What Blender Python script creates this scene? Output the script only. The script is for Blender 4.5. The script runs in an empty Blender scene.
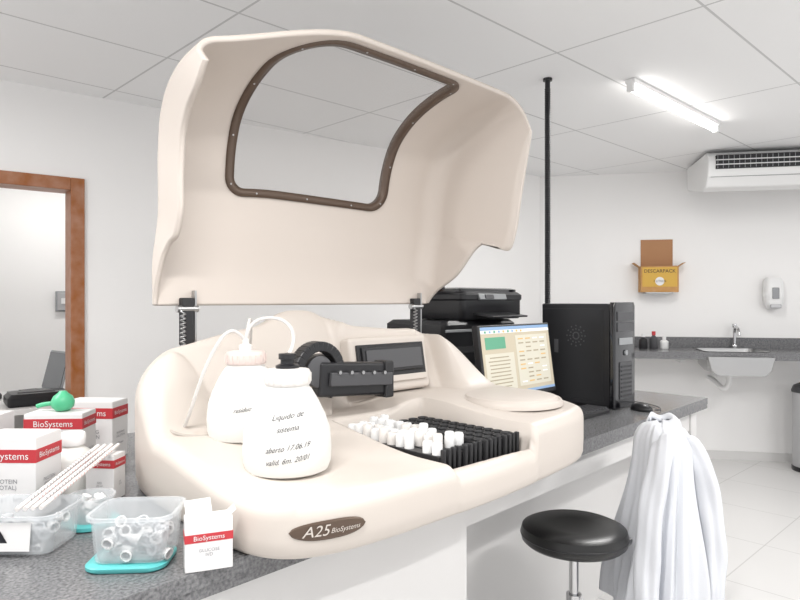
import bpy, bmesh, math, random
from mathutils import Vector, Matrix
random.seed(4)
sc=bpy.context.scene
try:
    sc.view_settings.view_transform='Standard'
    sc.view_settings.look='None'
except Exception: pass
R=math.radians
def ss(x,a,b):
    t=min(1,max(0,(x-a)/(b-a))); return t*t*(3-2*t)
# ------------------------------------------------------------------ materials
def mat(name,col,rough=.5,metal=0,alpha=1,emis=0,bump=0,bscale=40,spec=.5,var=0,vscale=8,trans=0,coat=0):
    m=bpy.data.materials.new(name); m.use_nodes=True
    nt=m.node_tree; b=nt.nodes['Principled BSDF']
    c=(col[0],col[1],col[2],1)
    b.inputs['Base Color'].default_value=c
    b.inputs['Roughness'].default_value=rough
    b.inputs['Metallic'].default_value=metal
    b.inputs['Alpha'].default_value=alpha
    b.inputs['Specular IOR Level'].default_value=spec
    b.inputs['Transmission Weight'].default_value=trans
    b.inputs['Coat Weight'].default_value=coat
    if emis:
        b.inputs['Emission Color'].default_value=c; b.inputs['Emission Strength'].default_value=emis
    tc=nt.nodes.new('ShaderNodeTexCoord')
    if var:
        n=nt.nodes.new('ShaderNodeTexNoise'); n.inputs['Scale'].default_value=vscale; n.inputs['Detail'].default_value=4
        nt.links.new(tc.outputs['Object'],n.inputs['Vector'])
        r=nt.nodes.new('ShaderNodeValToRGB')
        r.color_ramp.elements[0].position=.3; r.color_ramp.elements[1].position=.7
        r.color_ramp.elements[0].color=(max(0,col[0]-var),max(0,col[1]-var),max(0,col[2]-var),1)
        r.color_ramp.elements[1].color=(min(1,col[0]+var),min(1,col[1]+var),min(1,col[2]+var),1)
        nt.links.new(n.outputs['Fac'],r.inputs['Fac']); nt.links.new(r.outputs['Color'],b.inputs['Base Color'])
    if bump:
        n=nt.nodes.new('ShaderNodeTexNoise'); n.inputs['Scale'].default_value=bscale; n.inputs['Detail'].default_value=3
        nt.links.new(tc.outputs['Object'],n.inputs['Vector'])
        bp=nt.nodes.new('ShaderNodeBump'); bp.inputs['Strength'].default_value=bump; bp.inputs['Distance'].default_value=.002
        nt.links.new(n.outputs['Fac'],bp.inputs['Height']); nt.links.new(bp.outputs['Normal'],b.inputs['Normal'])
    return m
def gridmat(name,base,line,x0,px,y0,py,w,rough=.5,angle=0,spec=.5):
    m=bpy.data.materials.new(name); m.use_nodes=True
    nt=m.node_tree; b=nt.nodes['Principled BSDF']; b.inputs['Roughness'].default_value=rough
    b.inputs['Specular IOR Level'].default_value=spec
    g=nt.nodes.new('ShaderNodeNewGeometry')
    sp=nt.nodes.new('ShaderNodeSeparateXYZ'); 
    mp=nt.nodes.new('ShaderNodeMapping'); mp.inputs['Rotation'].default_value=(0,0,angle)
    nt.links.new(g.outputs['Position'],mp.inputs['Vector'])
    nt.links.new(mp.outputs['Vector'],sp.inputs['Vector'])
    def M(op,a,bv=None):
        n=nt.nodes.new('ShaderNodeMath'); n.operation=op
        for i,v in enumerate((a,bv)):
            if v is None: continue
            if isinstance(v,(int,float)): n.inputs[i].default_value=v
            else: nt.links.new(v,n.inputs[i])
        return n.outputs[0]
    outs=[]
    for ax,o,p in (('X',x0,px),('Y',y0,py)):
        v=M('SUBTRACT',sp.outputs[ax],o-1000*p); v=M('DIVIDE',v,p); v=M('FRACT',v); v=M('MULTIPLY',v,p)
        a=M('LESS_THAN',v,w); outs.append(a)
    f=M('MAXIMUM',outs[0],outs[1])
    mx=nt.nodes.new('ShaderNodeMix'); mx.data_type='RGBA'
    mx.inputs[6].default_value=(*base,1); mx.inputs[7].default_value=(*line,1)
    nt.links.new(f,mx.inputs[0]); nt.links.new(mx.outputs[2],b.inputs['Base Color'])
    return m
M_wall=mat('wall_paint',(.88,.87,.86),.7,bump=.05,bscale=60)
M_ceil=gridmat('ceiling_tiles',(.88,.88,.88),(.58,.58,.58),.63,1.2,-.10,.62,.010,.8)
M_floor=gridmat('floor_tiles',(.70,.69,.68),(.55,.54,.53),.2,.6,.1,.6,.006,.18)
M_beige=mat('beige_plastic',(.595,.54,.49),.42,bump=.06,bscale=400,spec=.4)
M_beige_l=mat('beige_plastic_lid',(.60,.54,.49),.5,bump=.06,bscale=400,spec=.3)
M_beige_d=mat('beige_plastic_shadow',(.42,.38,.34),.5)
M_bronze=mat('bronze_trim',(.105,.07,.05),.35,metal=.2)
M_lglass=mat('smoked_window',(.40,.37,.35),.08,alpha=.20)
M_black=mat('black_plastic',(.012,.012,.014),.35)
M_blackm=mat('black_matte',(.02,.02,.022),.6)
M_blackg=mat('black_gloss',(.008,.008,.01),.12,coat=.5)
M_grey=mat('grey_plastic',(.30,.31,.32),.4)
M_dgrey=mat('dark_grey_plastic',(.07,.07,.075),.45)
M_steel=mat('brushed_steel',(.45,.45,.45),.3,metal=1,bump=.05,bscale=200)
M_chrome=mat('chrome',(.58,.58,.59),.12,metal=1)
M_granite=mat('grey_granite',(.15,.15,.155),.22,var=.07,vscale=160)
M_white=mat('white_plastic',(.80,.80,.795),.4)
M_laminate=mat('white_laminate',(.68,.67,.66),.45)
M_hdpe=mat('milky_bottle_plastic',(.76,.75,.72),.38,bump=.05,bscale=30)
M_capp=mat('cap_translucent',(.74,.71,.68),.35)
M_wood=mat('varnished_wood',(.33,.13,.055),.35,var=.05,vscale=14)
M_card=mat('cardboard_brown',(.50,.27,.10),.8,var=.03,vscale=20)
M_cardi=mat('cardboard_inside',(.42,.22,.11),.85)
M_yel=mat('yellow_print',(.62,.38,.07),.7)
M_carton=mat('white_carton',(.76,.75,.745),.5)
M_red=mat('red_print',(.50,.035,.045),.5)
M_teal=mat('teal_plastic',(.10,.46,.46),.35)
M_green=mat('green_rubber',(.08,.46,.24),.4)
M_tub=mat('clear_plastic_tub',(.76,.79,.81),.15,alpha=.32)
M_tubc=mat('clear_pieces',(.76,.78,.80),.2,alpha=.6)
M_tube=mat('silicone_tube',(.76,.74,.72),.25,alpha=.7)
M_ink=mat('ink_black',(.015,.015,.02),.6)
M_pen=mat('pen_marker',(.05,.05,.06),.6)
M_inkg=mat('grey_ink',(.25,.25,.27),.6)
M_pinkm=mat('faded_red_marks',(.70,.38,.36),.6)
M_coat=mat('white_cotton',(.70,.715,.75),.9,bump=.3,bscale=250)
M_tubelt=mat('lamp_tube',(1,.98,.95),.5,emis=9)
M_leather=mat('black_vinyl',(.012,.012,.012),.3,bump=.1,bscale=150)
M_alu=mat('grey_paint',(.50,.50,.51),.4,metal=.4)
M_paper=mat('paper_strip',(.80,.76,.74),.6)
M_screen=mat('screen_grey',(.20,.21,.22),.2)
# ------------------------------------------------------------------ helpers
def add(name,me,mats,parent=None,smooth=False):
    o=bpy.data.objects.new(name,me); sc.collection.objects.link(o)
    if not isinstance(mats,(list,tuple)): mats=[mats]
    for m in mats: me.materials.append(m)
    if smooth:
        for p in me.polygons: p.use_smooth=True
    if parent: o.parent=parent
    return o
def empty(name,loc=(0,0,0),rz=0):
    o=bpy.data.objects.new(name,None); o.empty_display_size=.05; sc.collection.objects.link(o)
    o.location=loc; o.rotation_euler=(0,0,rz); return o
def box(name,loc,size,m,parent=None,bevel=0,rot=(0,0,0),seg=3):
    bm=bmesh.new(); bmesh.ops.create_cube(bm,size=1)
    for v in bm.verts: v.co=Vector((v.co.x*size[0],v.co.y*size[1],v.co.z*size[2]))
    if bevel: bmesh.ops.bevel(bm,geom=bm.edges[:],offset=bevel,segments=seg,affect='EDGES',profile=.5)
    me=bpy.data.meshes.new(name); bm.to_mesh(me); bm.free()
    o=add(name,me,m,parent,smooth=False); o.location=loc; o.rotation_euler=rot
    return o
def mesh(name,verts,faces,m,parent=None,smooth=False):
    me=bpy.data.meshes.new(name); me.from_pydata([tuple(v) for v in verts],[],faces); me.validate()
    bm=bmesh.new(); bm.from_mesh(me); bmesh.ops.recalc_face_normals(bm,faces=bm.faces[:]); bm.to_mesh(me); bm.free()
    return add(name,me,m,parent,smooth)
def lathe(name,prof,m,loc=(0,0,0),parent=None,n=40,rot=(0,0,0),smooth=True,sx=1,sy=1):
    vs=[];fs=[]
    for r,z in prof:
        for i in range(n):
            a=2*math.pi*i/n; vs.append((r*math.cos(a)*sx,r*math.sin(a)*sy,z))
    k=len(prof)
    for j in range(k-1):
        for i in range(n):
            a=j*n+i;b=j*n+(i+1)%n; fs.append((a,b,b+n,a+n))
    if prof[0][0]>1e-6: fs.append(tuple(range(n))[::-1])
    if prof[-1][0]>1e-6: fs.append(tuple((k-1)*n+i for i in range(n)))
    me=bpy.data.meshes.new(name); me.from_pydata(vs,[],fs)
    bm=bmesh.new(); bm.from_mesh(me); bmesh.ops.remove_doubles(bm,verts=bm.verts[:],dist=1e-6); bmesh.ops.recalc_face_normals(bm,faces=bm.faces[:]); bm.to_mesh(me); bm.free()
    o=add(name,me,m,parent,smooth); o.location=loc; o.rotation_euler=rot
    if smooth:
        try:
            me.set_sharp_from_angle(angle=R(42))
        except Exception: pass
    return o
def cyl(name,r,h,m,loc,parent=None,rot=(0,0,0),bev=.0,n=32):
    if bev: pr=[(r-bev,0),(r-bev*.3,bev*.3),(r,bev),(r,h-bev),(r-bev*.3,h-bev*.3),(r-bev,h)]
    else: pr=[(r,0),(r,h)]
    return lathe(name,pr,m,loc,parent,n,rot)
def tube(name,pts,r,m,parent=None,cyc=False,res=6):
    cu=bpy.data.curves.new(name,'CURVE'); cu.dimensions='3D'; cu.bevel_depth=r; cu.bevel_resolution=4
    s=cu.splines.new('NURBS' if len(pts)>2 else 'POLY'); s.points.add(len(pts)-1)
    for i,p in enumerate(pts): s.points[i].co=(*p,1)
    if len(pts)>2: s.order_u=min(4,len(pts)); s.use_endpoint_u=True; s.resolution_u=res
    s.use_cyclic_u=cyc; cu.use_fill_caps=True
    o=bpy.data.objects.new(name,cu); sc.collection.objects.link(o); cu.materials.append(m)
    if parent: o.parent=parent
    return o
def text(name,s,size,m,fn,parent=None,align='CENTER',shear=0,space=1):
    cu=bpy.data.curves.new(name,'FONT'); cu.body=s; cu.size=size; cu.align_x=align; cu.align_y='CENTER'; cu.shear=shear
    cu.space_line=space; cu.resolution_u=3
    t=bpy.data.objects.new('tmp',cu); sc.collection.objects.link(t)
    dg=bpy.context.evaluated_depsgraph_get(); dg.update()
    me=bpy.data.meshes.new_from_object(t.evaluated_get(dg)); bpy.data.objects.remove(t)
    for v in me.vertices: v.co=Vector(fn(v.co.x,v.co.y))
    me.materials.clear()
    me.name=name
    return add(name,me,m,parent)
def rrect(w,d,r,n=6):
    pts=[]
    for cx,cy,a0 in ((w/2-r,d/2-r,0),(-w/2+r,d/2-r,90),(-w/2+r,-d/2+r,180),(w/2-r,-d/2+r,270)):
        for i in range(n+1):
            a=R(a0+90*i/n); pts.append((cx+r*math.cos(a),cy+r*math.sin(a)))
    return pts
def rloft(name,levels,m,parent=None,loc=(0,0,0),rot=(0,0,0),capb=True,capt=True,smooth=True,r=.02,n=6):
    vs=[];fs=[];k=None
    for lv in levels:
        w,d,z=lv[:3]; rr=lv[3] if len(lv)>3 else r
        p=rrect(w,d,min(rr,w/2-1e-4,d/2-1e-4),n); k=len(p)
        vs+=[(x,y,z) for x,y in p]
    for j in range(len(levels)-1):
        for i in range(k):
            a=j*k+i;b=j*k+(i+1)%k; fs.append((a,b,b+k,a+k))
    if capb: fs.append(tuple(range(k))[::-1])
    if capt: fs.append(tuple((len(levels)-1)*k+i for i in range(k)))
    o=mesh(name,vs,fs,m,parent,smooth); o.location=loc; o.rotation_euler=rot
    if smooth:
        try: o.data.set_sharp_from_angle(angle=R(35))
        except Exception: pass
    return o
def prism(name,poly,z0,z1,m,parent=None):
    n=len(poly); vs=[(x,y,z0) for x,y in poly]+[(x,y,z1) for x,y in poly]
    fs=[tuple(range(n))[::-1],tuple(range(n,2*n))]+[(i,(i+1)%n,n+(i+1)%n,n+i) for i in range(n)]
    return mesh(name,vs,fs,m,parent)
# ------------------------------------------------------------------ room frames
ZC=2.40
AL=R(-6.37); P0=Vector((.17,2.61,0)); uL=Vector((.9938,-.111,0)); nL=Vector((.111,.9938,0))
def LW(t,y,z): return P0+uL*t+nL*y+Vector((0,0,z))
AR=math.atan2(-.824,.566); K=Vector((4.156,2.208,0)); uR=Vector((.566,-.824,0)); nR=Vector((.824,.566,0))
def RW(s,n,z): return K+uR*s-nR*n+Vector((0,0,z))
def lbox(name,t0,t1,y0,y1,z0,z1,m,parent=None,bevel=0):
    return box(name,LW((t0+t1)/2,(y0+y1)/2,(z0+z1)/2),(t1-t0,y1-y0,z1-z0),m,parent,bevel,(0,0,AL))
def rbox(name,s0,s1,n0,n1,z0,z1,m,parent=None,bevel=0):
    return box(name,RW((s0+s1)/2,(n0+n1)/2,(z0+z1)/2),(s1-s0,n1-n0,z1-z0),m,parent,bevel,(0,0,AR))
box('floor',(2.2,.8,-.05),(10.5,9,.1),M_floor)
box('ceiling',(2.2,.8,ZC+.05),(10.5,9,.1),M_ceil)
wl=empty('wall_left')
lbox('wall_section_1',-2.6,-.66,0,.12,0,ZC,M_wall,wl)
lbox('wall_section_2',.377,4.02,0,.12,0,ZC,M_wall,wl)
lbox('wall_section_3',-.66,.377,0,.12,1.956,ZC,M_wall,wl)
d=empty('door_1')
lbox('casing_side_1',.31,.376,-.018,.135,0,1.955,M_wood,d,.004)
lbox('casing_side_2',-.659,-.59,-.018,.135,0,1.955,M_wood,d,.004)
lbox('casing_head',-.59,.31,-.018,.135,1.89,1.955,M_wood,d,.004)
rbox('wall_right',-.15,4.2,-.12,0,0,ZC,M_wall)
rbox('baseboard_right',0,4.2,.001,.014,0,.07,M_laminate)
lbox('baseboard_left',.40,3.98,-.014,-.001,0,.07,M_laminate)
lbox('wall_far',-2.4,2.6,2.0,2.1,0,ZC,M_wall)
lbox('wall_far_side',1.75,1.85,.13,1.99,0,ZC,M_wall)
ep=empty('electrical_panel')
lbox('panel_case',.57,.75,1.97,1.999,1.23,1.39,M_grey,ep,.004)
lbox('panel_door',.58,.74,1.962,1.97,1.24,1.38,M_alu,ep,.002)
lbox('breaker_row',.605,.715,1.955,1.962,1.29,1.335,M_white,ep,.001)
dk=empty('reception_desk')
lbox('desk_top',-.9,.9,.16,.95,.72,.75,M_laminate,dk,.004)
lbox('desk_leg_1',-.86,-.82,.2,.9,0,.72,M_laminate,dk); lbox('desk_leg_2',.82,.86,.2,.9,0,.72,M_laminate,dk)
lbox('desk_modesty_panel',-.82,.82,.86,.88,.3,.72,M_laminate,dk)
lp=empty('label_printer',LW(.21,.33,.752),AL)
rloft('case',[(.30,.19,0,.02),(.31,.20,.012,.02),(.31,.20,.045,.02),(.27,.17,.065,.02)],M_black,lp)
box('paper_slot',(0,-.02,.066),(.2,.012,.006),M_dgrey,lp)
box('button_strip',(.1,-.06,.066),(.05,.02,.004),M_grey,lp,.001)
la=empty('laptop_computer',LW(.24,.70,.752),AL+R(-78))
box('base',(0,0,.01),(.28,.20,.018),M_grey,la,.004)
box('keys',(0,.01,.0205),(.25,.10,.003),M_black,la,.001)
box('display_back',(0,.13,.135),(.28,.012,.24),M_grey,la,.004,(R(-14),0,0))
box('display_panel',(0,.121,.136),(.26,.004,.22),M_screen,la,.001,(R(-14),0,0))
tp=empty('desk_telephone',LW(-.02,.62,.752),AL+R(-20))
rloft('base',[(.15,.17,0,.02),(.15,.17,.02,.02),(.12,.14,.045,.02)],M_black,tp)
tube('handset',[(-.045,-.09,.05),(-.045,-.07,.075),(-.045,0,.082),(-.045,.07,.075),(-.045,.09,.05)],.014,M_black,tp)
box('keypad',(.025,-.01,.048),(.06,.08,.004),M_grey,tp,.001)
# ------------------------------------------------------------------ ceiling lamps
def lamp(name,x,y,L,rot,en,z=ZC):
    e=empty(name,(x,y,z),rot)
    box('lamp_body',(0,0,-.012),(L,.05,.022),M_white,e,.004)
    box('socket_1',(-L/2+.012,0,-.040),(.024,.036,.045),M_white,e,.005); box('socket_2',(L/2-.012,0,-.040),(.024,.036,.045),M_white,e,.005)
    cyl('glass_tube',.015,L-.05,M_tubelt,(-L/2+.025,0,-.045),e,(0,R(90),0))
    li=bpy.data.lights.new(name+'_light','AREA'); li.shape='RECTANGLE'; li.size=L; li.size_y=.06; li.energy=en; li.color=(1,.99,.975)
    lo=bpy.data.objects.new('lamp_light',li); sc.collection.objects.link(lo); lo.parent=e; lo.location=(0,0,-.07)
lamp('ceiling_fluorescent_lamp',2.93,.455,1.12,0,20)
lamp('added_fill_lamp.001',-.6,-.4,1.12,0,32)  # this and the next three: added out of view to brighten the room
lamp('added_fill_lamp.002',1.2,-1.6,1.12,0,32)
lamp('added_fill_lamp.003',-1.2,1.4,1.12,0,34)
lamp('added_fill_lamp.004',3.4,-1.6,1.12,0,26)
lamp('added_side_room_lamp',.9,3.9,1.12,0,10)  # hidden lamp added to light the room beyond the door
# ------------------------------------------------------------------ island bench
def yfr(x): return .032+.055*x
isl=empty('island_workbench')
xl,xr,yb=-1.5,2.60,1.28
prism('granite_top',[(xl,yfr(xl)),(xr,yfr(xr)),(xr+.0,yb),(xl,yb)],.82,.85,M_granite,isl)
prism('granite_apron',[(xl,yfr(xl)+.002),(xr,yfr(xr)+.002),(xr,yfr(xr)+.025),(xl,yfr(xl)+.025)],.800,.82,M_granite,isl)
prism('support_wall_1',[(xl+.1,yfr(xl)+.03),(.72,yfr(.72)+.03),(.72,yb-.05),(xl+.1,yb-.05)],0,.82,M_laminate,isl)
prism('end_wall',[(2.49,yfr(2.5)+.04),(2.56,yfr(2.56)+.04),(2.56,yb-.05),(2.49,yb-.05)],0,.82,M_laminate,isl)
prism('rear_panel',[(.72,.42),(2.49,.42),(2.49,.46),(.72,.46)],0,.82,M_laminate,isl)
prism('front_rail',[(.72,yfr(.72)+.05),(2.49,yfr(2.49)+.05),(2.49,yfr(2.49)+.07),(.72,yfr(.72)+.07)],.70,.82,M_laminate,isl)
# ------------------------------------------------------------------ analyzer
Z0=.85
an=empty('clinical_chemistry_analyzer',(0,0,Z0+.001))
NE=6.0
TAP=.025
def plan(p,q):
    m=max(abs(p),abs(q))
    if m<1e-9: P,Q=0,0
    else:
        a,b=abs(p)/m,abs(q)/m; s=1/((a**NE+b**NE)**(1/NE)); k=1+(s-1)*m**3
        P,Q=p*k,q*k
    x=.60+.605*P; y=.305+.405*Q
    x+= TAP*ss(y,.25,.7)*(1-P)/2
    y+= .055*ss(x,.5,1.2)*(1-Q)/2
    return x,y
def htop(x):
    return .330+.060*ss(x,.0,.40)+.048*math.exp(-(abs(x-.52)/.105)**3)-.02*ss(x,.6,.95)-.085*ss(x,.98,1.22)
RX0,RX1,RY1=.458,.785,.335
def Hh(x,y):
    left=.108+.045*ss(y,0,.42)
    right=.150+.025*ss(y,0,.3)
    dk=left+(right-left)*ss(x,.60,.82)
    rec=ss(x,RX0-.007,RX0+.007)*(1-ss(x,RX1-.007,RX1+.007))
    rec*=(1-ss(y,RY1-.01,RY1+.01))
    floor_=.06 if y>-.045 else .06+.03*(1-ss(y,-.06,-.045))
    z=dk+(floor_-dk)*rec
    a,b=.44,.60
    if .60<x<.98:
        k=ss(x,.60,.64)*(1-ss(x,.95,.98)); a=.44+.05*k; b=.60-.075*k
    w=ss(y,a,b)
    w=max(w,ss(x,1.0,1.06)*ss(y,.34,.52))
    w=max(w,(1-ss(x,.10,.30))*ss(y,.42,.57))
    return z+(htop(x)-z)*w, w
def spaced(n):
    out=[]
    for i in range(n+1):
        t=-1+2*i/n; out.append(math.copysign(1-(1-abs(t))**1.35,t) if t else 0)
    return out
us=spaced(220); vs_=spaced(180)
V=[];F=[];nu,nv=len(us),len(vs_)
for j,q in enumerate(vs_):
    for i,p in enumerate(us):
        x,y=plan(p,q); z,w=Hh(x,y)
        r=.036+.08*w
        dd=min((1-abs(p))*.605,(1-abs(q))*.405)
        if dd<r: z=z-r+math.sqrt(max(0,r*r-(r-dd)**2))
        V.append((x,y,z))
for j in range(nv-1):
    for i in range(nu-1):
        a=j*nu+i; F.append((a,a+1,a+nu+1,a+nu))
ring=[i for i in range(nu)]+[j*nu+nu-1 for j in range(1,nv)]+[(nv-1)*nu+i for i in range(nu-2,-1,-1)]+[j*nu for j in range(nv-2,0,-1)]
prev=ring
for zf,ins in ((.5,0.0),(.15,.002),(.04,.008),(0,.014)):
    cur=[]
    for idx in ring:
        x,y,z=V[idx]; cx,cy=x-.6,y-.3; l=math.hypot(cx,cy)
        V.append((x-cx/l*ins,y-cy/l*ins,z*zf)); cur.append(len(V)-1)
    n=len(ring)
    for i in range(n): F.append((prev[i],cur[i],cur[(i+1)%n],prev[(i+1)%n]))
    prev=cur
F.append(tuple(prev))
body=mesh('main_housing',V,F,M_beige,an,True)
def front_y(x):
    X=max(-1,min(1,(x-.6)/.605)); return .305-.405*(1-abs(X)**NE)**(1/NE)+.055*ss(x,.5,1.2)
n=30; vsb=[];fb=[]
for i in range(n+1):
    c=-1+2*i/n; X=.120+.070*c; hz=.0170*max(0,(1-abs(c)**2.6))**.5+.0004
    yy=front_y(X)
    vsb+=[(X,yy-.002,.051-hz),(X,yy-.0035,.051-hz*.8),(X,yy-.0035,.051+hz*.8),(X,yy-.002,.051+hz),(X,yy+.004,.051+hz),(X,yy+.004,.051-hz)]
for i in range(n):
    for k in range(6): a=i*6+k;b=i*6+(k+1)%6; fb.append((a,b,b+6,a+6))
mesh('model_badge',vsb,fb,M_bronze,an)
text('badge_text','A25',.028,M_beige,lambda x,y:(.090+x,front_y(.090+x)-.0055,.051+y),an,shear=.3)
text('badge_text_small','BioSystems',.013,M_beige,lambda x,y:(.146+x,front_y(.146+x)-.0055,.049+y),an,shear=.3)
rc=Vector((1.005,.165,.165))
rp=[(0,.022),(.07,.0215),(.12,.018),(.136,.014),(.140,.008),(.143,.006),(.150,.008),(.153,.004),(.155,-.01)]
lathe('rotor_cover',rp[::-1],M_beige,rc,an,64)
for i,(hx,hy) in enumerate(((.195,.655),(1.085,.655))):
    box('hinge_post_%d'%(i+1),(hx,hy,.41),(.035,.025,.13),M_blackm,an,.004)
    box('hinge_plate_%d'%(i+1),(hx+.022,hy,.42),(.006,.02,.15),M_steel,an,.001)
    cyl('hinge_pin_%d'%(i+1),.010,.06,M_steel,(hx-.03,hy-.004,.445),an,(0,R(90),0))
    tube('hinge_spring_%d'%(i+1),[(hx-.02+.008*math.cos(t*1.2),hy-.02+.008*math.sin(t*1.2),.34+.0022*t) for t in range(46)],.002,M_steel,an)
# ---- lid
ST=[((.670,.455),(.664,.457)),((.688,.54),(.625,.50)),((.692,.62),(.535,.56)),((.692,.67),(.455,.655)),((.692,.71),(.400,.672)),((.690,.75),(.325,.640)),
    ((.683,.81),(.292,.70)),((.660,.92),(.270,.82)),((.610,1.015),(.252,.91)),((.520,1.085),(.24,.97)),((.40,1.13),(.232,1.01)),((.275,1.150),(.228,1.035))]
SL=[(.664,.457),(.660,.49),(.645,.54),(.620,.60),(.590,.635),(.560,.655),(.535,.72),(.515,.83),(.475,.92),(.40,.985),(.31,1.03),(.240,1.08)]
def cr(a,b,c,d,t): return .5*((2*b)+(-a+c)*t+(2*a-5*b+4*c-d)*t*t+(-a+3*b-3*c+d)*t**3)
def station(v):
    n=len(ST)-1; f=min(max(v,0),1)*n; i=min(int(f),n-1); t=f-i
    g=lambda k:ST[min(max(k,0),n)]
    h=lambda k:SL[min(max(k,0),n)]
    return [tuple(cr(g(i-1)[e][c],g(i)[e][c],g(i+1)[e][c],g(i+2)[e][c],t) for c in (0,1)) for e in (0,1)]+[tuple(cr(h(i-1)[c],h(i)[c],h(i+1)[c],h(i+2)[c],t) for c in (0,1))]
def warp(x,y,z):
    top=max(0,(z-.70)/.42); lft=1-ss(x,.05,.50)
    y2=y+.115*lft*min(1,top)**1.5
    z2=z-.085*(1-ss(x,0,.5))*max(0,(z-.46)/.7)+.012*math.sin(math.pi*min(1,max(0,x/1.2)))*max(0,(z-.46)/.7)
    return (x,y2,z2)
NV=110
arc=[0]; prevS=station(0)[0]
for j in range(1,NV+1):
    s=station(j/NV)[0]; arc.append(arc[-1]+math.hypot(s[0]-prevS[0],s[1]-prevS[1])); prevS=s
def v_of_arc(s):
    s=min(max(s,0),arc[-1])
    for j in range(NV):
        if arc[j+1]>=s: return (j+(s-arc[j])/max(1e-9,arc[j+1]-arc[j]))/NV
    return 1
def xends(v):
    return .112+.012*ss(v,.1,.5)-.035*ss(v,.65,1), 1.16+.045*ss(v,0,.4)
def section(v):
    S,Fr,Fl=station(v)
    x0,x1=xends(v); pts=[]
    def half(Fp,rmax):
        L=max(.004,math.hypot(S[0]-Fp[0],S[1]-Fp[1])); rcn=min(rmax,L*.9); out=[]
        for i in range(9):
            a=(1-rcn/L)*i/9; out.append((0,Fp[0]+(S[0]-Fp[0])*a,Fp[1]+(S[1]-Fp[1])*a))
        for i in range(9):
            ph=R(90)*i/9; a=1-rcn/L+rcn/L*math.sin(ph); out.append((rcn*(1-math.cos(ph)),Fp[0]+(S[0]-Fp[0])*a,Fp[1]+(S[1]-Fp[1])*a))
        return out,rcn
    hl,rl=half(Fl,.05); hr,rr=half(Fr,.075)
    for dx_,y,z in hl: pts.append((x0+dx_,y,z))
    for i in range(101): pts.append((x0+rl+(x1-x0-rl-rr)*i/100,S[0],S[1]))
    for dx_,y,z in hr[::-1]: pts.append((x1-dx_,y,z))
    return [warp(x,y,z) for x,y,z in pts]
def Psurf(x,s):
    S=station(v_of_arc(s))[0]; return Vector(warp(x,S[0],S[1]))
def Nsurf(x,s):
    a=Psurf(x,s+.004)-Psurf(x,s-.004) if s<arc[-1]-.005 else Psurf(x,s)-Psurf(x,s-.006)
    b=Psurf(x+.004,s)-Psurf(x-.004,s); n=a.cross(b).normalized(); return n
sw0=[arc[j] for j in range(NV+1) if station(j/NV)[0][1]>.785][0]; sw1=arc[-1]-.035
wx0,wx1=.335,.945
def wloop(off,n=10):
    pts=[]
    a0,a1,b0,b1=wx0-off,wx1+off,sw0-off,sw1+off
    rr=[.05,.13,.05,.07]
    for (cx,cy,sx,sy,st),r0 in zip(((a1,b1,-1,-1,0),(a0,b1,1,-1,90),(a0,b0,1,1,180),(a1,b0,-1,1,270)),rr):
        r=r0+off
        for i in range(n+1):
            a=R(st+90*i/n); pts.append((cx+sx*r+r*math.cos(a),cy+sy*r+r*math.sin(a)))
    out=[]
    for i in range(len(pts)):
        p,q=pts[i],pts[(i+1)%len(pts)]; k=max(1,int(math.hypot(p[0]-q[0],p[1]-q[1])/.02))
        for t in range(k): out.append((p[0]+(q[0]-p[0])*t/k,p[1]+(q[1]-p[1])*t/k))
    return out
def inpoly(x,y,poly):
    c=False;j=len(poly)-1
    for i in range(len(poly)):
        xi,yi=poly[i];xj,yj=poly[j]
        if (yi>y)!=(yj>y) and x<(xj-xi)*(y-yi)/(yj-yi)+xi: c=not c
        j=i
    return c
wp=wloop(0)
V=[];F=[]; 
for j in range(NV+1): V+=section(j/NV)
m_=len(section(0))
for j in range(NV):
    for i in range(m_-1):
        a=j*m_+i
        if 17<i<m_-19:
            xc=(V[a][0]+V[a+1][0]+V[a+m_][0]+V[a+m_+1][0])/4; s_=(arc[j]+arc[j+1])/2
            if inpoly(xc,s_,wp): continue
        F.append((a,a+1,a+m_+1,a+m_))
lid=mesh('lid_shell',V,F,M_beige_l,an,True)
sm=lid.modifiers.new('thickness','SOLIDIFY'); sm.thickness=.014; sm.offset=0
def ribbon(name,o1,o2,h0,h1,m):
    n=len(wloop(0)); c=wloop(0)
    def off(o):
        out=[]
        for i in range(n):
            p=Vector(c[i-1]);q=Vector(c[(i+1)%n]); t=(q-p).normalized(); nn=Vector((t.y,-t.x)); out.append((c[i][0]+nn.x*o,c[i][1]+nn.y*o))
        return out
    A,B=off(o1),off(o2); vs=[];fs=[]
    for L_,h in ((A,h0),(B,h0),(B,h1),(A,h1)):
        for x,s in L_:
            s=min(s,arc[-1]-.004); vs.append(Psurf(x,s)+Nsurf(x,s)*h)
    for k in range(4):
        for i in range(n):
            fs.append((k*n+i,k*n+(i+1)%n,((k+1)%4)*n+(i+1)%n,((k+1)%4)*n+i))
    return mesh(name,vs,fs,m,an,True)
ribbon('window_trim',.011,-.014,-.013,.013,M_bronze)
vg=[];fg=[];gx,gy=24,30
for j in range(gy+1):
    for i in range(gx+1):
        x=wx0+(wx1-wx0)*i/gx; s=sw0+(sw1-sw0)*j/gy; vg.append(Psurf(x,s))
for j in range(gy):
    for i in range(gx):
        x=wx0+(wx1-wx0)*(i+.5)/gx; s=sw0+(sw1-sw0)*(j+.5)/gy
        if inpoly(x,s,wloop(.006)): a=j*(gx+1)+i; fg.append((a,a+1,a+gx+2,a+gx+1))
mesh('lid_window_pane',vg,fg,M_lglass,an,True)
wl_=wloop(0)
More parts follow.
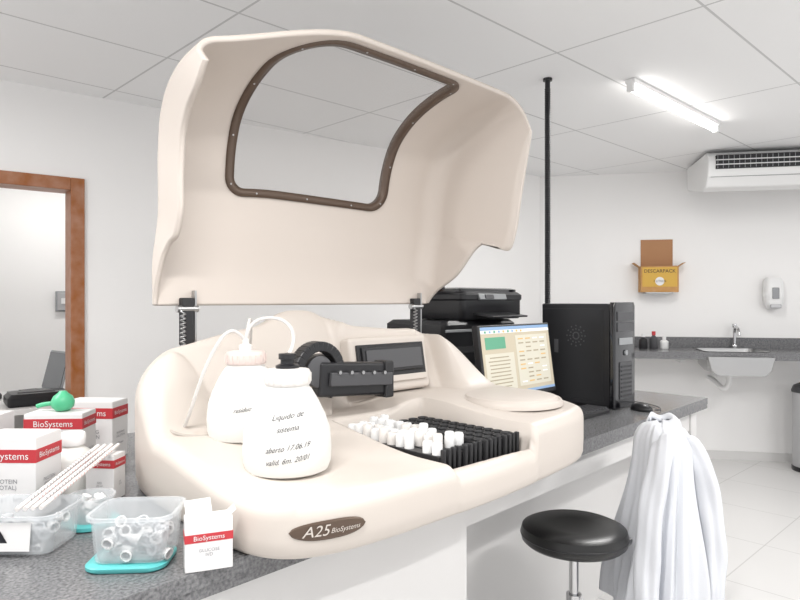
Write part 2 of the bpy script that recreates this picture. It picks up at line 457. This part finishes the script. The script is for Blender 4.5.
for k in range(0,len(wl_),max(1,len(wl_)//14)):
    x,s=wl_[k]; s=min(s,arc[-1]-.01); p=Psurf(x,s); nn=Nsurf(x,s)
    for sg in (1,-1):
        o=lathe('trim_screw_%d'%k,[(0,.002),(.002,.0015),(.0030,0)][::-1],M_alu,p+nn*.0135*sg,an,10)
        o.rotation_euler=(nn*sg).to_track_quat('Z','Y').to_euler()
# ---- rear housing window niche
def wn(x,y,z,sx,sy,sz,nm,m,b=.003): return box(nm,(x-.03,y,z),(sx,sy,sz),m,an,b,(R(-10),0,0))
wn(.815,.488,.265,.33,.05,.175,'niche_surround',M_beige,.012)
wn(.815,.462,.275,.285,.012,.115,'niche_shade_plate',M_blackm)  # flat black plate; the recess's shade is put into its colour
wn(.815,.455,.286,.26,.012,.080,'niche_window_frame',M_black)
wn(.815,.449,.286,.235,.008,.060,'niche_window_glass',M_dgrey,.001)
wn(.815,.456,.222,.285,.02,.022,'niche_sill',M_beige,.004)
# ---- sample racks
NR=8; step=(RX1-RX0-.02)/NR
for r_ in range(NR):
    x=RX0+.010+step*(r_+.5)
    y0=-.028+.004*(r_%2); y1=RY1-.018
    ztop=.120 if r_>=4 else .112
    box('rack_%d'%(r_+1),(x,(y0+y1)/2,(.061+ztop)/2),(step-.005,y1-y0,ztop-.061),M_black,an,.002)
    for q in (-.009,.009): box('rack_handle_%d'%(r_+1),(x+q,y0-.005,.096),(.010,.012,.066),M_blackm,an,.003)
    nt_=11
    for k in range(nt_):
        yy=y0+.022+(y1-y0-.04)*k/(nt_-1)
        if (r_<4 and k>=1) or (r_==0):
            if random.random()<.86:
                h=.026+random.random()*.012
                lathe('sample_tube',[(.0125,0),(.0125,h-.004),(.0105,h),(.007,h),(.006,h-.008)],M_white if random.random()<.8 else M_capp,(x,yy,ztop),an,12)
        else:
            lathe('rack_well',[(.0150,0),(.0150,.005),(.0120,.005),(.010,.001),(0,.001)],M_blackm,(x,yy,ztop),an,14)
# ---- sampling arm
box('arm_column',(.47,.42,.20),(.06,.06,.16),M_beige,an,.018)
box('arm_column_top',(.46,.42,.290),(.08,.05,.06),M_black,an,.012)
box('arm_beam',(.53,.345,.253),(.26,.040,.092),M_black,an,.008,(0,R(4),0))
box('arm_beam_rail',(.54,.321,.253),(.22,.012,.036),M_dgrey,an,.003,(0,R(4),0))
box('arm_end_block',(.642,.345,.244),(.032,.056,.104),M_blackm,an,.006)
for k in range(5): cyl('arm_bolt',.005,.006,M_steel,(.455+.04*k,.315,.278-.003*k),an,(R(90),0,0))
box('arm_bridge',(.47,.38,.280),(.07,.08,.040),M_black,an,.006)
for k in range(19):
    a=R(-60+225*k/18); cx,cz=.405,.282
    rr=.066
    box('cable_chain_link',(cx+rr*math.cos(a),.345,cz+rr*math.sin(a)),(.026,.038,.0170),M_black,an,.003,(0,-a,0))
cyl('arm_pulley',.042,.024,M_dgrey,(.405,.354,.282),an,(R(90),0,0),.003)
lathe('needle_holder',[(.006,0),(.010,.02),(.014,.03),(.014,.09),(.009,.1)],M_blackm,(.352,.335,.20),an,16)
cyl('sampling_needle',.0015,.07,M_steel,(.352,.335,.135),an)
tube('deck_seam',[(.05,.46,.165),(.06,.40,.150),(.13,.37,.150),(.25,.37,.151),(.33,.40,.152)],.004,M_beige_d,an)
# ------------------------------------------------------------------ liquid bottles on deck
bprof=[(.0,0),(.070,0),(.083,.006),(.089,.022),(.090,.05),(.087,.085),(.077,.115),(.062,.145),(.050,.165),(.044,.172),(.044,.18)]
def bottle(nm,x,y,z,rz,capm,texts):
    e=empty(nm,(x,y,z),rz)
    lathe('bottle_body',bprof,M_hdpe,(0,0,0),e,56)
    lathe('screw_cap',[(.046,.176),(.0475,.179),(.0475,.200),(.044,.206),(.022,.209),(0,.209)],capm,(0,0,0),e,40)
    for i in range(20):
        a=2*math.pi*i/20; box('cap_rib',(.0475*math.cos(a),.0475*math.sin(a),.19),(.003,.004,.018),capm,e,0,(0,0,a))
    for zz,s,w in texts:
        def fn(px,py,zz=zz):
            z_=zz+py+.12*px
            rad=.09
            for (r1,z1),(r2,z2) in zip(bprof[1:],bprof[2:]):
                if z1<=z_<=z2: rad=r1+(r2-r1)*(z_-z1)/(z2-z1)
            a=px*.92/rad; rad+=.0022
            return (rad*math.sin(a),-rad*math.cos(a),z_)
        text('handwriting',s,w,M_pen,fn,e,shear=.45)
    return e
b1=bottle('system_liquid_bottle',.165,.126,Z0+.112,R(-34),M_capp,[(.123,'Liquido de',.0155),(.100,'sistema',.0155),(.064,'aberto 17.06.19',.0145),(.040,'valid. 6m. 20/01',.0145)])
b1.scale=(1.03,1.03,1.03)
lathe('cap_fitting',[(.024,.208),(.024,.214),(.014,.218),(.014,.226),(.018,.227),(.018,.238),(0,.240)],M_black,(0,0,0),b1,20)
b2=bottle('waste_liquid_bottle',.195,.345,Z0+.142,R(-36),mat('pink_cap',(.70,.59,.55),.4),[(.08,'residuo',.014)])
lathe('cap_fitting',[(.016,.208),(.016,.22),(.008,.224),(.008,.236),(0,.237)],M_capp,(0,0,0),b2,20)
tb=empty('liquid_tubing')
def T(x,y,z): return (x,y,Z0+z)
tube('tube_1',[T(.195,.345,.372),T(.20,.345,.42),T(.25,.31,.435),T(.27,.25,.41),T(.20,.15,.37),T(.165,.126,.352)],.0042,M_tube,tb)
tube('tube_2',[T(.195,.345,.372),T(.16,.345,.42),T(.12,.36,.36),T(.095,.39,.27),T(.085,.41,.20),T(.09,.45,.165)],.0042,M_tube,tb)
tube('tube_3',[T(.195,.345,.375),T(.24,.40,.44),T(.28,.46,.41),T(.31,.52,.33),T(.33,.56,.33)],.0042,M_tube,tb)
# ------------------------------------------------------------------ cartons
def carton(nm,x,y,w,dp,h,rz,band=(.55,.75),txt='BioSystems',sub='',z=.851):
    e=empty(nm,(x,y,z),rz)
    box('carton_body',(0,0,h/2),(w,dp,h),M_carton,e,.0015)
    t=.0006
    bz=(band[0]+band[1])/2*h; bh=(band[1]-band[0])*h
    box('printed_band',(0,0,bz),(w+2*t,dp+2*t,bh),M_red,e)
    box('top_flap',(0,-dp*.02,h+.0008),(w*.99,dp*.94,.001),M_carton,e)
    ts=min(bh*.8,w*.17)
    text('carton_title',txt,ts,M_carton,lambda px,py:(px,-dp/2-.0014,bz+py),e)
    text('carton_title_side',txt,min(ts,dp*.17),M_carton,lambda px,py:(w/2+.0014,px,bz+py),e)
    if sub:
        text('carton_text',sub,w*.10,M_inkg,lambda px,py:(px,-dp/2-.0012,h*.36+py),e)
        text('carton_text_side',sub,dp*.11,M_inkg,lambda px,py:(w/2+.0012,px,h*.36+py),e)
    return e
carton('washing_solution_carton',.075,1.0,.15,.09,.170,R(-48),(.72,.90),sub='WASHING\nSOLUTION\n\n50 tests')
carton('reagent_carton',-.055,.885,.15,.09,.165,R(-40),(.76,.93),sub='REAGENT KIT\nIVD')
carton('reagent_carton.001',-.224,.588,.13,.10,.175,R(-45),(.70,.86),sub='PROTEIN\n(TOTAL)\n\nBIURET   IVD')
carton('reagent_carton.002',-.19,1.10,.12,.08,.15,R(-42),(.3,.4))
carton('reagent_carton.003',-.048,.570,.070,.05,.105,R(-50),(.72,.90),sub='IVD\n25 ml')
g=carton('small_reagent_carton',-.062,.035,.080,.035,.090,R(-22),(.56,.72),sub='GLUCOSE\nIVD')
box('open_flap',(-.016,.010,.103),(.045,.001,.03),M_carton,g,0,(R(-35),0,R(8)))
box('open_flap_side',(.038,.0,.094),(.001,.032,.02),M_carton,g,0,(0,R(50),0))
gb=empty('rubber_pipette_bulb',(-.05,.885,1.018),R(-44))
lathe('bulb',[(0,0),(.018,.002),(.028,.012),(.030,.026),(.024,.040),(.014,.048),(.009,.054),(0,.055)],M_green,(0,0,0),gb,24)
tube('bulb_stem',[(-.02,0,.02),(-.05,0,.020),(-.07,0,.012)],.006,M_green,gb)
wb=empty('white_reagent_bottle',(-.098,.648,.851))
lathe('bottle_body',[(0,0),(.044,0),(.049,.006),(.049,.088),(.044,.102),(.028,.114),(.024,.118),(.024,.125)],M_hdpe,(0,0,0),wb,40)
lathe('bottle_cap',[(.029,.122),(.030,.124),(.030,.146),(.027,.150),(0,.150)],M_white,(0,0,0),wb,32)
def tub(nm,x,y,w,dp,h,rz,z=.851):
    e=empty(nm,(x,y,z),rz)
    rloft('tub_wall',[(w*.86,dp*.86,.001,.02),(w*.90,dp*.90,.004,.022),(w,dp,h,.026),(w+.012,dp+.012,h,.03),(w+.012,dp+.012,h-.006,.03),(w+.002,dp+.002,h-.006,.028)],M_tub,e,capt=False)
    rloft('tub_inner',[(w*.84,dp*.84,.006,.02),(w*.97,dp*.97,h-.001,.025)],M_tub,e,capt=False)
    for i in range(44):
        px=(random.random()-.5)*w*.66; py=(random.random()-.5)*dp*.62; pz=.012+random.random()*h*.42
        lathe('sample_cup',[(.005,0),(.0085,.012),(.009,.020),(.0105,.021),(.0105,.023),(.008,.023),(.004,.003),(0,.003)],M_tubc if i%2 else M_white,(px,py,pz),e,10,(random.random()*2,random.random()*2,0))
    return e
t1=tub('clear_storage_tub',-.265,.375,.17,.13,.075,R(-44))
box('tub_label',(.01,-.0665,.038),(.075,.001,.05),M_carton,t1,0,(R(-7),0,0))
mesh('tub_logo',[(-.02,-.0680,.022),(.01,-.0680,.022),(-.005,-.0695,.050)],[(0,1,2)],M_ink,t1)
tub('clear_storage_tub.001',-.138,.153,.140,.115,.082,R(-40),.863)
rt=empty('round_storage_tub',(-.135,.405,.851))
lathe('tub_lid_under',[(.052,0),(.056,.002),(.056,.009),(.048,.010),(0,.010)],M_teal,(0,0,0),rt,40)
lathe('tub_wall',[(.038,.011),(.045,.058),(.048,.058),(.048,.062),(.043,.062),(.036,.014),(0,.014)],M_tub,(0,0,0),rt,40)
for i in range(16):
    a=random.random()*6.28; q=random.random()*.022
    lathe('cotton_swab_cup',[(.006,0),(.01,.014),(0,.016)],M_white,(q*math.cos(a),q*math.sin(a),.018+random.random()*.03),rt,8,(random.random(),random.random(),0))
tl=empty('teal_tub_lid',(-.148,.153,.851),R(-40))
rloft('lid_plate',[(.135,.108,0,.03),(.14,.112,.003,.03),(.14,.112,.008,.03),(.13,.105,.011,.03)],M_teal,tl)
pp=empty('serological_pipettes')
A0=Vector((-.29,.33,.932)); A1=Vector((-.055,.60,.968))
for k in range(4):
    o_=Vector((.011*k,-.009*k,.0006*k)); 
    a=A0+o_+Vector((0,0,.002)); b=A1+o_*1.1+Vector((0,0,.002))
    tube('pipette_%d'%(k+1),[a,b],.0042,M_paper,pp)
    for q in range(22):
        c=a.lerp(b,.12+.035*q); c2=a.lerp(b,.12+.035*q+.006); tube('pipette_mark',[c,c2],.0044,M_pinkm if k%2 else M_inkg,pp)
# ------------------------------------------------------------------ computer corner
tw=empty('computer_tower',(2.045,.50,.851))
box('case_body',(0,.01,.23),(.185,.34,.445),M_black,tw,.006)
rloft('front_bezel',[(.19,.03,0,.01),(.19,.03,.44,.01),(.18,.025,.456,.01)],M_blackg,tw,(0,-.170,.003))
box('drive_bay_1',(0,-.187,.40),(.15,.006,.04),M_dgrey,tw,.002); box('drive_bay_2',(0,-.187,.352),(.15,.006,.04),M_dgrey,tw,.002)
box('front_port_panel',(0,-.187,.29),(.12,.006,.03),M_grey,tw,.002)
cyl('power_button',.012,.006,M_grey,(.0,-.186,.24),tw,(R(90),0,0))
box('front_grille',(0,-.187,.12),(.11,.005,.16),M_dgrey,tw,.002)
for k in range(8): box('grille_slat_%d'%(k+1),(0,-.191,.055+.018*k),(.1,.004,.006),M_black,tw)
box('side_panel',(-.0935,.02,.23),(.003,.30,.40),M_black,tw,.001)
for a in range(12):
    for r_ in (.015,.03,.045):
        cyl('side_vent_hole',.0035,.002,M_dgrey,(-.0965,.0+r_*math.cos(a*.5236),.31+r_*math.sin(a*.5236)),tw,(0,R(90),0),n=8)
box('side_latch',(-.0965,.10,.26),(.004,.02,.06),M_dgrey,tw,.001)
mo=empty('computer_monitor',(1.50,.50,.851),R(2))
box('bezel',(0,0,.228),(.50,.030,.29),M_black,mo,.006,(R(-8),0,0))
e2=empty('screen_frame',(0,0,.228)); e2.parent=mo; e2.rotation_euler=(R(-8),0,0)
M_scr=mat('screen_glow_cream',(.50,.44,.33),.4,emis=.32)
M_scrp=mat('screen_pale',(.58,.55,.46),.4,emis=.34)
M_scrl=mat('screen_lines',(.36,.30,.20),.4,emis=.25)
M_scrg=mat('screen_green',(.10,.32,.20),.4,emis=.35); M_scrb=mat('screen_blue',(.22,.34,.52),.4,emis=.4); M_scrw=mat('screen_white',(.7,.7,.7),.4,emis=.5)
M_scro=mat('screen_orange',(.60,.40,.14),.4,emis=.35)
box('screen_glass',(0,-.0155,.006),(.475,.002,.262),M_scr,e2)
box('screen_title_bar',(0,-.0168,.131),(.475,.001,.012),M_scrb,e2)
box('screen_tool_bar',(0,-.0168,.118),(.475,.001,.012),M_scrw,e2)
for k in range(9): box('toolbar_icon',(-.21+.03*k,-.0176,.118),(.012,.001,.008),random.choice([M_scrb,M_scro,M_scrg]),e2)
box('screen_window_1',(-.15,-.0170,.075),(.13,.001,.045),M_scrg,e2)
box('screen_list_panel',(-.13,-.0170,-.035),(.19,.001,.14),M_scrp,e2)
for r_ in range(9): box('screen_row',(-.135,-.0176,.020-.014*r_),(.15-.03*random.random(),.001,.004),M_scrl,e2)
box('screen_table_panel',(.10,-.0170,.0),(.23,.001,.20),M_scrp,e2)
for r_ in range(11):
    for c_ in range(4):
        if random.random()<.85: box('screen_cell',(.02+.052*c_,-.0176,.085-.017*r_),(.035,.001,.005),random.choice([M_scrl,M_scrl,M_scro,M_scrw]),e2)
box('screen_taskbar',(0,-.0168,-.120),(.475,.001,.010),M_scrb,e2)
box('stand_neck',(0,.03,.06),(.06,.03,.12),M_black,mo,.005)
rloft('stand_base',[(.24,.18,0,.06),(.24,.18,.008,.06),(.2,.14,.014,.05)],M_black,mo,(0,.03,0))
kb=empty('computer_keyboard',(1.665,.345,.851),R(2))
rloft('keyboard_body',[(.43,.11,0,.01),(.43,.11,.012,.01),(.42,.10,.018,.01)],M_black,kb)
for r_ in range(5):
    for c_ in range(17): box('key',(-.195+.0243*c_,-.038+.019*r_,.021),(.019,.015,.007),M_dgrey,kb)
ms=empty('computer_mouse',(2.03,.235,.851),R(-15))
lathe('mouse_shell',[(0.0,.030),(.012,.0285),(.022,.023),(.029,.014),(.031,.004),(.030,0)][::-1],M_black,(0,0,0),ms,32,sx=1.0,sy=1.75)
box('mouse_wheel',(0,-.025,.026),(.006,.014,.008),M_grey,ms,.002)
tube('mouse_cable',[(0.02,-.05,.006),(0.04,-.06,.005),(.10,-.03,.004),(.15,.08,.004),(.14,.2,.004),(.12,.30,.004)],.002,M_black,ms)
p1=empty('laser_printer',(1.68,1.0,.851))
rloft('printer_body',[(.50,.36,0,.02),(.50,.36,.30,.02),(.52,.37,.33,.025),(.52,.37,.36,.025),(.48,.34,.378,.03)],M_black,p1)
box('paper_tray',(0,-.183,.07),(.40,.012,.10),M_dgrey,p1,.004)
box('output_slot',(0,-.183,.25),(.36,.012,.03),M_blackm,p1,.003)
box('grey_stripe',(0,-.186,.335),(.50,.006,.012),M_grey,p1,.002)
p2=empty('inkjet_printer',(1.765,.965,1.232))
rloft('printer_body',[(.44,.29,0,.03),(.45,.30,.012,.03),(.45,.30,.085,.03),(.46,.31,.092,.03),(.46,.31,.112,.03),(.43,.28,.126,.03)],M_black,p2)
rloft('scanner_lid',[(.42,.27,.126,.03),(.42,.27,.138,.03),(.39,.24,.144,.03)],M_blackg,p2)
box('control_panel',(-.02,-.155,.102),(.20,.014,.028),M_grey,p2,.003,(R(-20),0,0))
box('control_display',(-.05,-.163,.104),(.06,.006,.02),M_dgrey,p2,.001,(R(-20),0,0))
box('output_tray',(-.02,-.20,.02),(.26,.12,.008),M_black,p2,.002,(R(6),0,0))
box('paper_support',(-.22,.03,.20),(.010,.09,.17),M_dgrey,p2,.003,(R(0),R(-28),0))
cd=empty('ceiling_cable_conduit')
cx,cy=2.085,.735
tube('conduit_pipe',[(cx,cy,.852),(cx,cy,ZC)],.0125,M_black,cd)
for k in range(170):
    z=.9+k*.0087
    if z<ZC-.05: lathe('conduit_rib',[(.0125,0),(.0145,.002),(.0145,.004),(.0125,.006)],M_black,(cx,cy,z),cd,12)
cyl('ceiling_collar',.022,.012,M_black,(cx,cy,ZC-.012),cd)
# ------------------------------------------------------------------ right wall
ac=empty('air_conditioner_unit')
s0,s1=1.20,2.85; an_=.17
prof=[(0.05,ZC-.02),(.60,ZC-.02),(.66,ZC-.05),(.68,ZC-.10),(.66,ZC-.20),(.60,ZC-.270),(.50,ZC-.285),(0.05,ZC-.20)]
prof=[(n+an_,z) for n,z in prof]
V=[RW(s0,n,z) for n,z in prof]+[RW(s1,n,z) for n,z in prof]; k=len(prof)
F=[tuple(range(k)),tuple(range(k,2*k))[::-1]]+[(i,(i+1)%k,k+(i+1)%k,k+i) for i in range(k)]
o=mesh('ac_casing',V,F,M_white,ac); bv=o.modifiers.new('b','BEVEL'); bv.width=.012; bv.segments=3
rbox('ac_mount',s0+.1,s1-.1,.3,.6,ZC-.021,ZC-.001,M_alu,ac)
rbox('outlet_opening',s0+.05,s1-.05,an_+.645,an_+.684,ZC-.150,ZC-.052,M_blackm,ac,.004)
for k in range(44):
    s_=s0+.06+k*(s1-s0-.12)/43
    rbox('outlet_vane_%d'%(k+1),s_,s_+.003,an_+.675,an_+.687,ZC-.146,ZC-.056,M_grey,ac)
for q in (.085,.118): rbox('outlet_louvre',s0+.05,s1-.05,an_+.678,an_+.692,ZC-q-.006,ZC-q,M_white,ac)
rbox('ac_seam',s0+.02,s1-.02,an_+.650,an_+.664,ZC-.205,ZC-.202,M_grey,ac)
cb=empty('cardboard_box')
rbox('box_body',.86,1.155,.002,.14,1.385,1.60,M_card,cb,.002)
rbox('box_print_panel',.872,1.143,.06,.1412,1.43,1.59,M_yel,cb)
rbox('box_inside',.87,1.145,.012,.13,1.601,1.603,M_cardi,cb)
rbox('rear_flap',.88,1.135,.002,.006,1.60,1.83,M_cardi,cb)
o=rbox('side_flap_1',.80,.865,.01,.13,1.61,1.613,M_card,cb); o.rotation_euler=(0,R(35),AR)
o=rbox('side_flap_2',1.15,1.215,.01,.13,1.61,1.613,M_card,cb); o.rotation_euler=(0,R(-35),AR)
def rt_(s,n,z): return lambda x,y: tuple(RW(s+x,n,z+y))
text('box_print','DESCARPACK',.040,M_ink,rt_(1.007,.1425,1.558),cb)
cyl('box_warning_symbol',.035,.002,M_carton,RW(1.007,.1415,1.475),cb,(R(90),0,AR))
text('box_print_small','7 LITROS',.025,M_ink,rt_(1.007,.1445,1.475),cb)
rbox('box_bracket',.9,1.11,.001,.15,1.375,1.384,M_steel,cb)
sd=empty('soap_dispenser')
rloft('dispenser_body',[(.09,.07,0,.02),(.13,.10,.03,.03),(.145,.11,.12,.04),(.14,.10,.21,.04),(.11,.07,.25,.035)],M_white,sd,RW(1.89,.058,1.25),(0,0,AR))
rbox('dispenser_window',1.865,1.915,.112,.118,1.33,1.42,M_grey,sd,.006)
rbox('dispenser_lever',1.85,1.93,.08,.125,1.255,1.285,M_alu,sd,.006)
wc=empty('wall_counter')
zt=.925
sk0,sk1,sn0,sn1=1.28,1.72,.10,.48
for a in ((0,sk0,0,.55),(sk1,3.6,0,.55),(sk0,sk1,0,sn0),(sk0,sk1,sn1,.55)):
    rbox('counter_slab',a[0]+ (0 if a[0] else .02),a[1],a[2]+.002,a[3],zt-.03,zt,M_granite,wc)
rbox('counter_apron_1',.02,sk0,.53,.552,zt-.055,zt-.029,M_granite,wc)
rbox('counter_apron_2',sk1,3.6,.53,.552,zt-.055,zt-.029,M_granite,wc)
rbox('backsplash',.02,3.6,.002,.022,zt,zt+.085,M_granite,wc)
for s_ in (.5,1.1,2.05,3.0):
    rbox('wall_bracket',s_,s_+.03,.001,.45,zt-.09,zt-.03,M_white,wc)
si=empty('stainless_sink')
cs=RW((sk0+sk1)/2,(sn0+sn1)/2,0)
rloft('sink_bowl',[(sk1-sk0+.03,sn1-sn0+.03,zt+.003,.06),(sk1-sk0-.01,sn1-sn0-.01,zt+.002,.06),(sk1-sk0-.03,sn1-sn0-.03,zt-.12,.07),(sk1-sk0-.10,sn1-sn0-.10,zt-.165,.07)],M_steel,si,(cs.x,cs.y,0),(0,0,AR),capt=True,capb=False)
rloft('sink_apron',[(sk1-sk0-.10,.02,zt-.17,.009),(sk1-sk0-.02,.02,zt-.13,.009),(sk1-sk0+.03,.02,zt-.032,.009)],M_steel,si,tuple(RW((sk0+sk1)/2,.562,0)),(0,0,AR))
c=RW(1.50,.28,0)
cyl('sink_drain',.035,.05,M_white,(c.x,c.y,zt-.21),si)
tube('sink_trap',[(c.x,c.y,zt-.19),(c.x,c.y,zt-.28),tuple(RW(1.46,.26,zt-.33)),tuple(RW(1.42,.22,zt-.26)),tuple(RW(1.42,.10,zt-.25)),tuple(RW(1.42,.0,zt-.25))],.020,M_white,si)
fa=empty('sink_faucet')
c=RW(1.60,.06,zt)
cyl('faucet_base',.022,.03,M_chrome,(c.x,c.y,zt),fa,bev=.003)
tube('faucet_spout',[(c.x,c.y,zt+.02),(c.x,c.y,zt+.12),(c.x,c.y,zt+.17),tuple(RW(1.60,.12,zt+.18)),tuple(RW(1.60,.17,zt+.15)),tuple(RW(1.60,.175,zt+.11))],.012,M_chrome,fa)
cyl('faucet_handle',.018,.03,M_chrome,(c.x,c.y,zt+.17),fa,bev=.003)
for i,(s_,hh,mm) in enumerate(((.86,.12,M_blackm),(.94,.14,M_dgrey),(1.02,.10,M_white))):
    e=empty('dropper_bottle' if i==0 else 'dropper_bottle.%03d'%i,RW(s_,.25,zt+.001))
    lathe('bottle_body',[(0,0),(.030,0),(.033,.004),(.033,hh*.6),(.012,hh*.75),(.012,hh*.8)],mm,(0,0,0),e,20)
    lathe('bottle_cap',[(.015,hh*.78),(.015,hh),(0,hh)],M_red if i==1 else M_white,(0,0,0),e,20)
e=empty('slide_box',RW(.72,.2,zt+.001),AR); box('box_base',(0,0,.03),(.1,.08,.06),M_red,e,.003); box('box_lid',(0,0,.068),(.104,.084,.016),M_carton,e,.003)
pb=empty('pedal_bin',RW(2.10,.26,0))
lathe('bin_body',[(.13,.002),(.135,.03),(.135,.60),(.138,.605)],M_alu,(0,0,0),pb,40)
lathe('bin_base_ring',[(.140,.0),(.142,.03),(.136,.035)],M_black,(0,0,0),pb,40)
lathe('bin_lid',[(.142,.605),(.143,.62),(.13,.655),(.08,.68),(0,.688)],M_dgrey,(0,0,0),pb,40)
box('bin_pedal',(-.12,-.10,.02),(.07,.05,.012),M_black,pb,.004,(0,0,R(45)))
# ------------------------------------------------------------------ stool with backrest
SR=R(-37)
st=empty('laboratory_stool',(1.235,.085,0),SR); st.scale=(.93,.93,.985)
lathe('seat_cushion',[(0,.545),(.165,.545),(.178,.556),(.182,.578),(.176,.598),(.150,.609),(.08,.604),(0,.600)],M_leather,(0,0,0),st,56)
tube('seat_piping',[(.181*math.cos(2*math.pi*i/24),.181*math.sin(2*math.pi*i/24),.575) for i in range(24)],.004,M_black,st,True)
cyl('seat_plate',.09,.02,M_blackm,(0,0,.525),st)
cyl('gas_lift_outer',.026,.26,M_chrome,(0,0,.12),st); cyl('gas_lift_inner',.016,.2,M_chrome,(0,0,.34),st)
cyl('hub',.045,.06,M_blackm,(0,0,.08),st,bev=.006)
for k in range(5):
    a=2*math.pi*k/5+.3; ex,ey=.27*math.cos(a),.27*math.sin(a)
    tube('leg_%d'%(k+1),[(0,0,.115),(ex*.5,ey*.5,.10),(ex,ey,.07)],.016,M_chrome,st)
    cyl('caster_stem',.007,.03,M_steel,(ex,ey,.045),st)
    lathe('caster_%d'%(k+1),[(.018,-.015),(.026,-.010),(.026,.010),(.018,.015)],M_black,(ex,ey,.0275),st,20,(R(90),0,a))
tube('footrest_ring',[(.17*math.cos(2*math.pi*i/24),.17*math.sin(2*math.pi*i/24),.25) for i in range(24)],.008,M_chrome,st,True)
for k in range(3):
    a=2*math.pi*k/3; tube('footrest_spoke',[(.02*math.cos(a),.02*math.sin(a),.25),(.17*math.cos(a),.17*math.sin(a),.25)],.006,M_chrome,st)
tube('back_support',[(.05,0,.53),(.18,0,.525),(.26,0,.55),(.295,0,.66),(.30,0,.78)],.012,M_chrome,st)
box('backrest',(.305,0,.80),(.045,.20,.18),M_leather,st,.020)
# lab coat draped over the backrest
bx,by=1.235+.295*math.cos(SR),.085+.295*math.sin(SR)
lc=empty('lab_coat',(bx+.008,by-.006,0),SR)
NZ,NA=80,180
V=[];F=[]
for j in range(NZ+1):
    t=j/NZ; z=.928-.62*t
    sh=math.sqrt(max(0,1-(1-min(1,t/.14))**2))
    a_=.030+.100*sh+.025*ss(t,.2,1)
    b_=.024+.048*sh+.065*ss(t,.12,1)
    for i in range(NA):
        th=2*math.pi*i/NA
        am=.003+.017*ss(t,.1,.9)
        f=am*(math.sin(5*th+1.6*t+.5)+.7*math.sin(9*th-2*t+1)+.55*math.sin(16*th+1.2*t)+.3*math.sin(27*th+.8*t))
        c_,s_=math.cos(th),math.sin(th)
        V.append((( b_+f)*c_ -.022*t, (a_+f)*s_, z+.012*math.sin(3*th)*t-.02*abs(s_)*(1-sh)))
for j in range(NZ):
    for i in range(NA):
        a=j*NA+i;b=j*NA+(i+1)%NA; F.append((a,b,b+NA,a+NA))
F.append(tuple(range(NA)))
mesh('coat_body',V,F,M_coat,lc,True)
def sleeve(nm,pts,rad,ph):
    V=[];F=[];n=36;k=60
    P=[Vector(p) for p in pts]
    def ev(t):
        f=t*(len(P)-1); i=min(int(f),len(P)-2); q=f-i; g=lambda m:P[min(max(m,0),len(P)-1)]
        return Vector(tuple(cr(g(i-1)[c],g(i)[c],g(i+1)[c],g(i+2)[c],q) for c in range(3)))
    for j in range(k+1):
        t=j/k; p=ev(t); tg=(ev(min(1,t+.02))-ev(max(0,t-.02))).normalized()
        e1=tg.cross(Vector((1,0,0))).normalized(); e2_=tg.cross(e1)
        r=(rad[0]+(rad[1]-rad[0])*t)*(.35+.65*ss(t,-.02,.12))
        for i in range(n):
            th=2*math.pi*i/n; rr=r*(1+.16*math.sin(3*th+ph+4*t)+.05*math.sin(22*t+th*2)+.06*math.sin(7*th+3*t))
            V.append(p+e1*rr*math.cos(th)+e2_*rr*.75*math.sin(th))
    for j in range(k):
        for i in range(n):
            a=j*n+i;b=j*n+(i+1)%n; F.append((a,b,b+n,a+n))
    F.append(tuple(range(n)))
    mesh(nm,V,F,M_coat,lc,True)
sleeve('coat_sleeve_1',[(-.02,-.06,.89),(-.060,-.10,.82),(-.100,-.115,.68),(-.120,-.12,.50),(-.125,-.12,.34)],(.044,.042),0)
sleeve('coat_sleeve_2',[(.02,-.07,.89),(.060,-.11,.81),(.085,-.12,.68),(.095,-.125,.52),(.09,-.12,.40)],(.042,.038),1)
V=[];F=[];n=40
for j,(rr,zz) in enumerate(((.040,.920),(.046,.940),(.056,.935),(.070,.895))):
    for i in range(n+1):
        th=R(-130)+R(280)*i/n; V.append((rr*.85*math.cos(th),rr*1.1*math.sin(th),zz+.006*math.sin(4*th)-(.02*(abs(i-n/2)/(n/2))**2 if j>1 else 0)))
for j in range(3):
    for i in range(n): a=j*(n+1)+i; F.append((a,a+1,a+n+2,a+n+1))
o=mesh('coat_collar',V,F,M_coat,lc,True); q=o.modifiers.new('t','SOLIDIFY'); q.thickness=.003
# ------------------------------------------------------------------ world + camera
w=bpy.data.worlds.new('world'); sc.world=w; w.use_nodes=True
bg=w.node_tree.nodes['Background']; bg.inputs[0].default_value=(.99,.99,1,1); bg.inputs[1].default_value=1.15
cam=bpy.data.cameras.new('camera'); co=bpy.data.objects.new('camera',cam); sc.collection.objects.link(co)
co.location=(-.602,-1.009,1.32); co.rotation_euler=(R(90),0,R(-44.03)); cam.sensor_width=36; cam.lens=28.8; cam.clip_start=.02
sc.camera=co
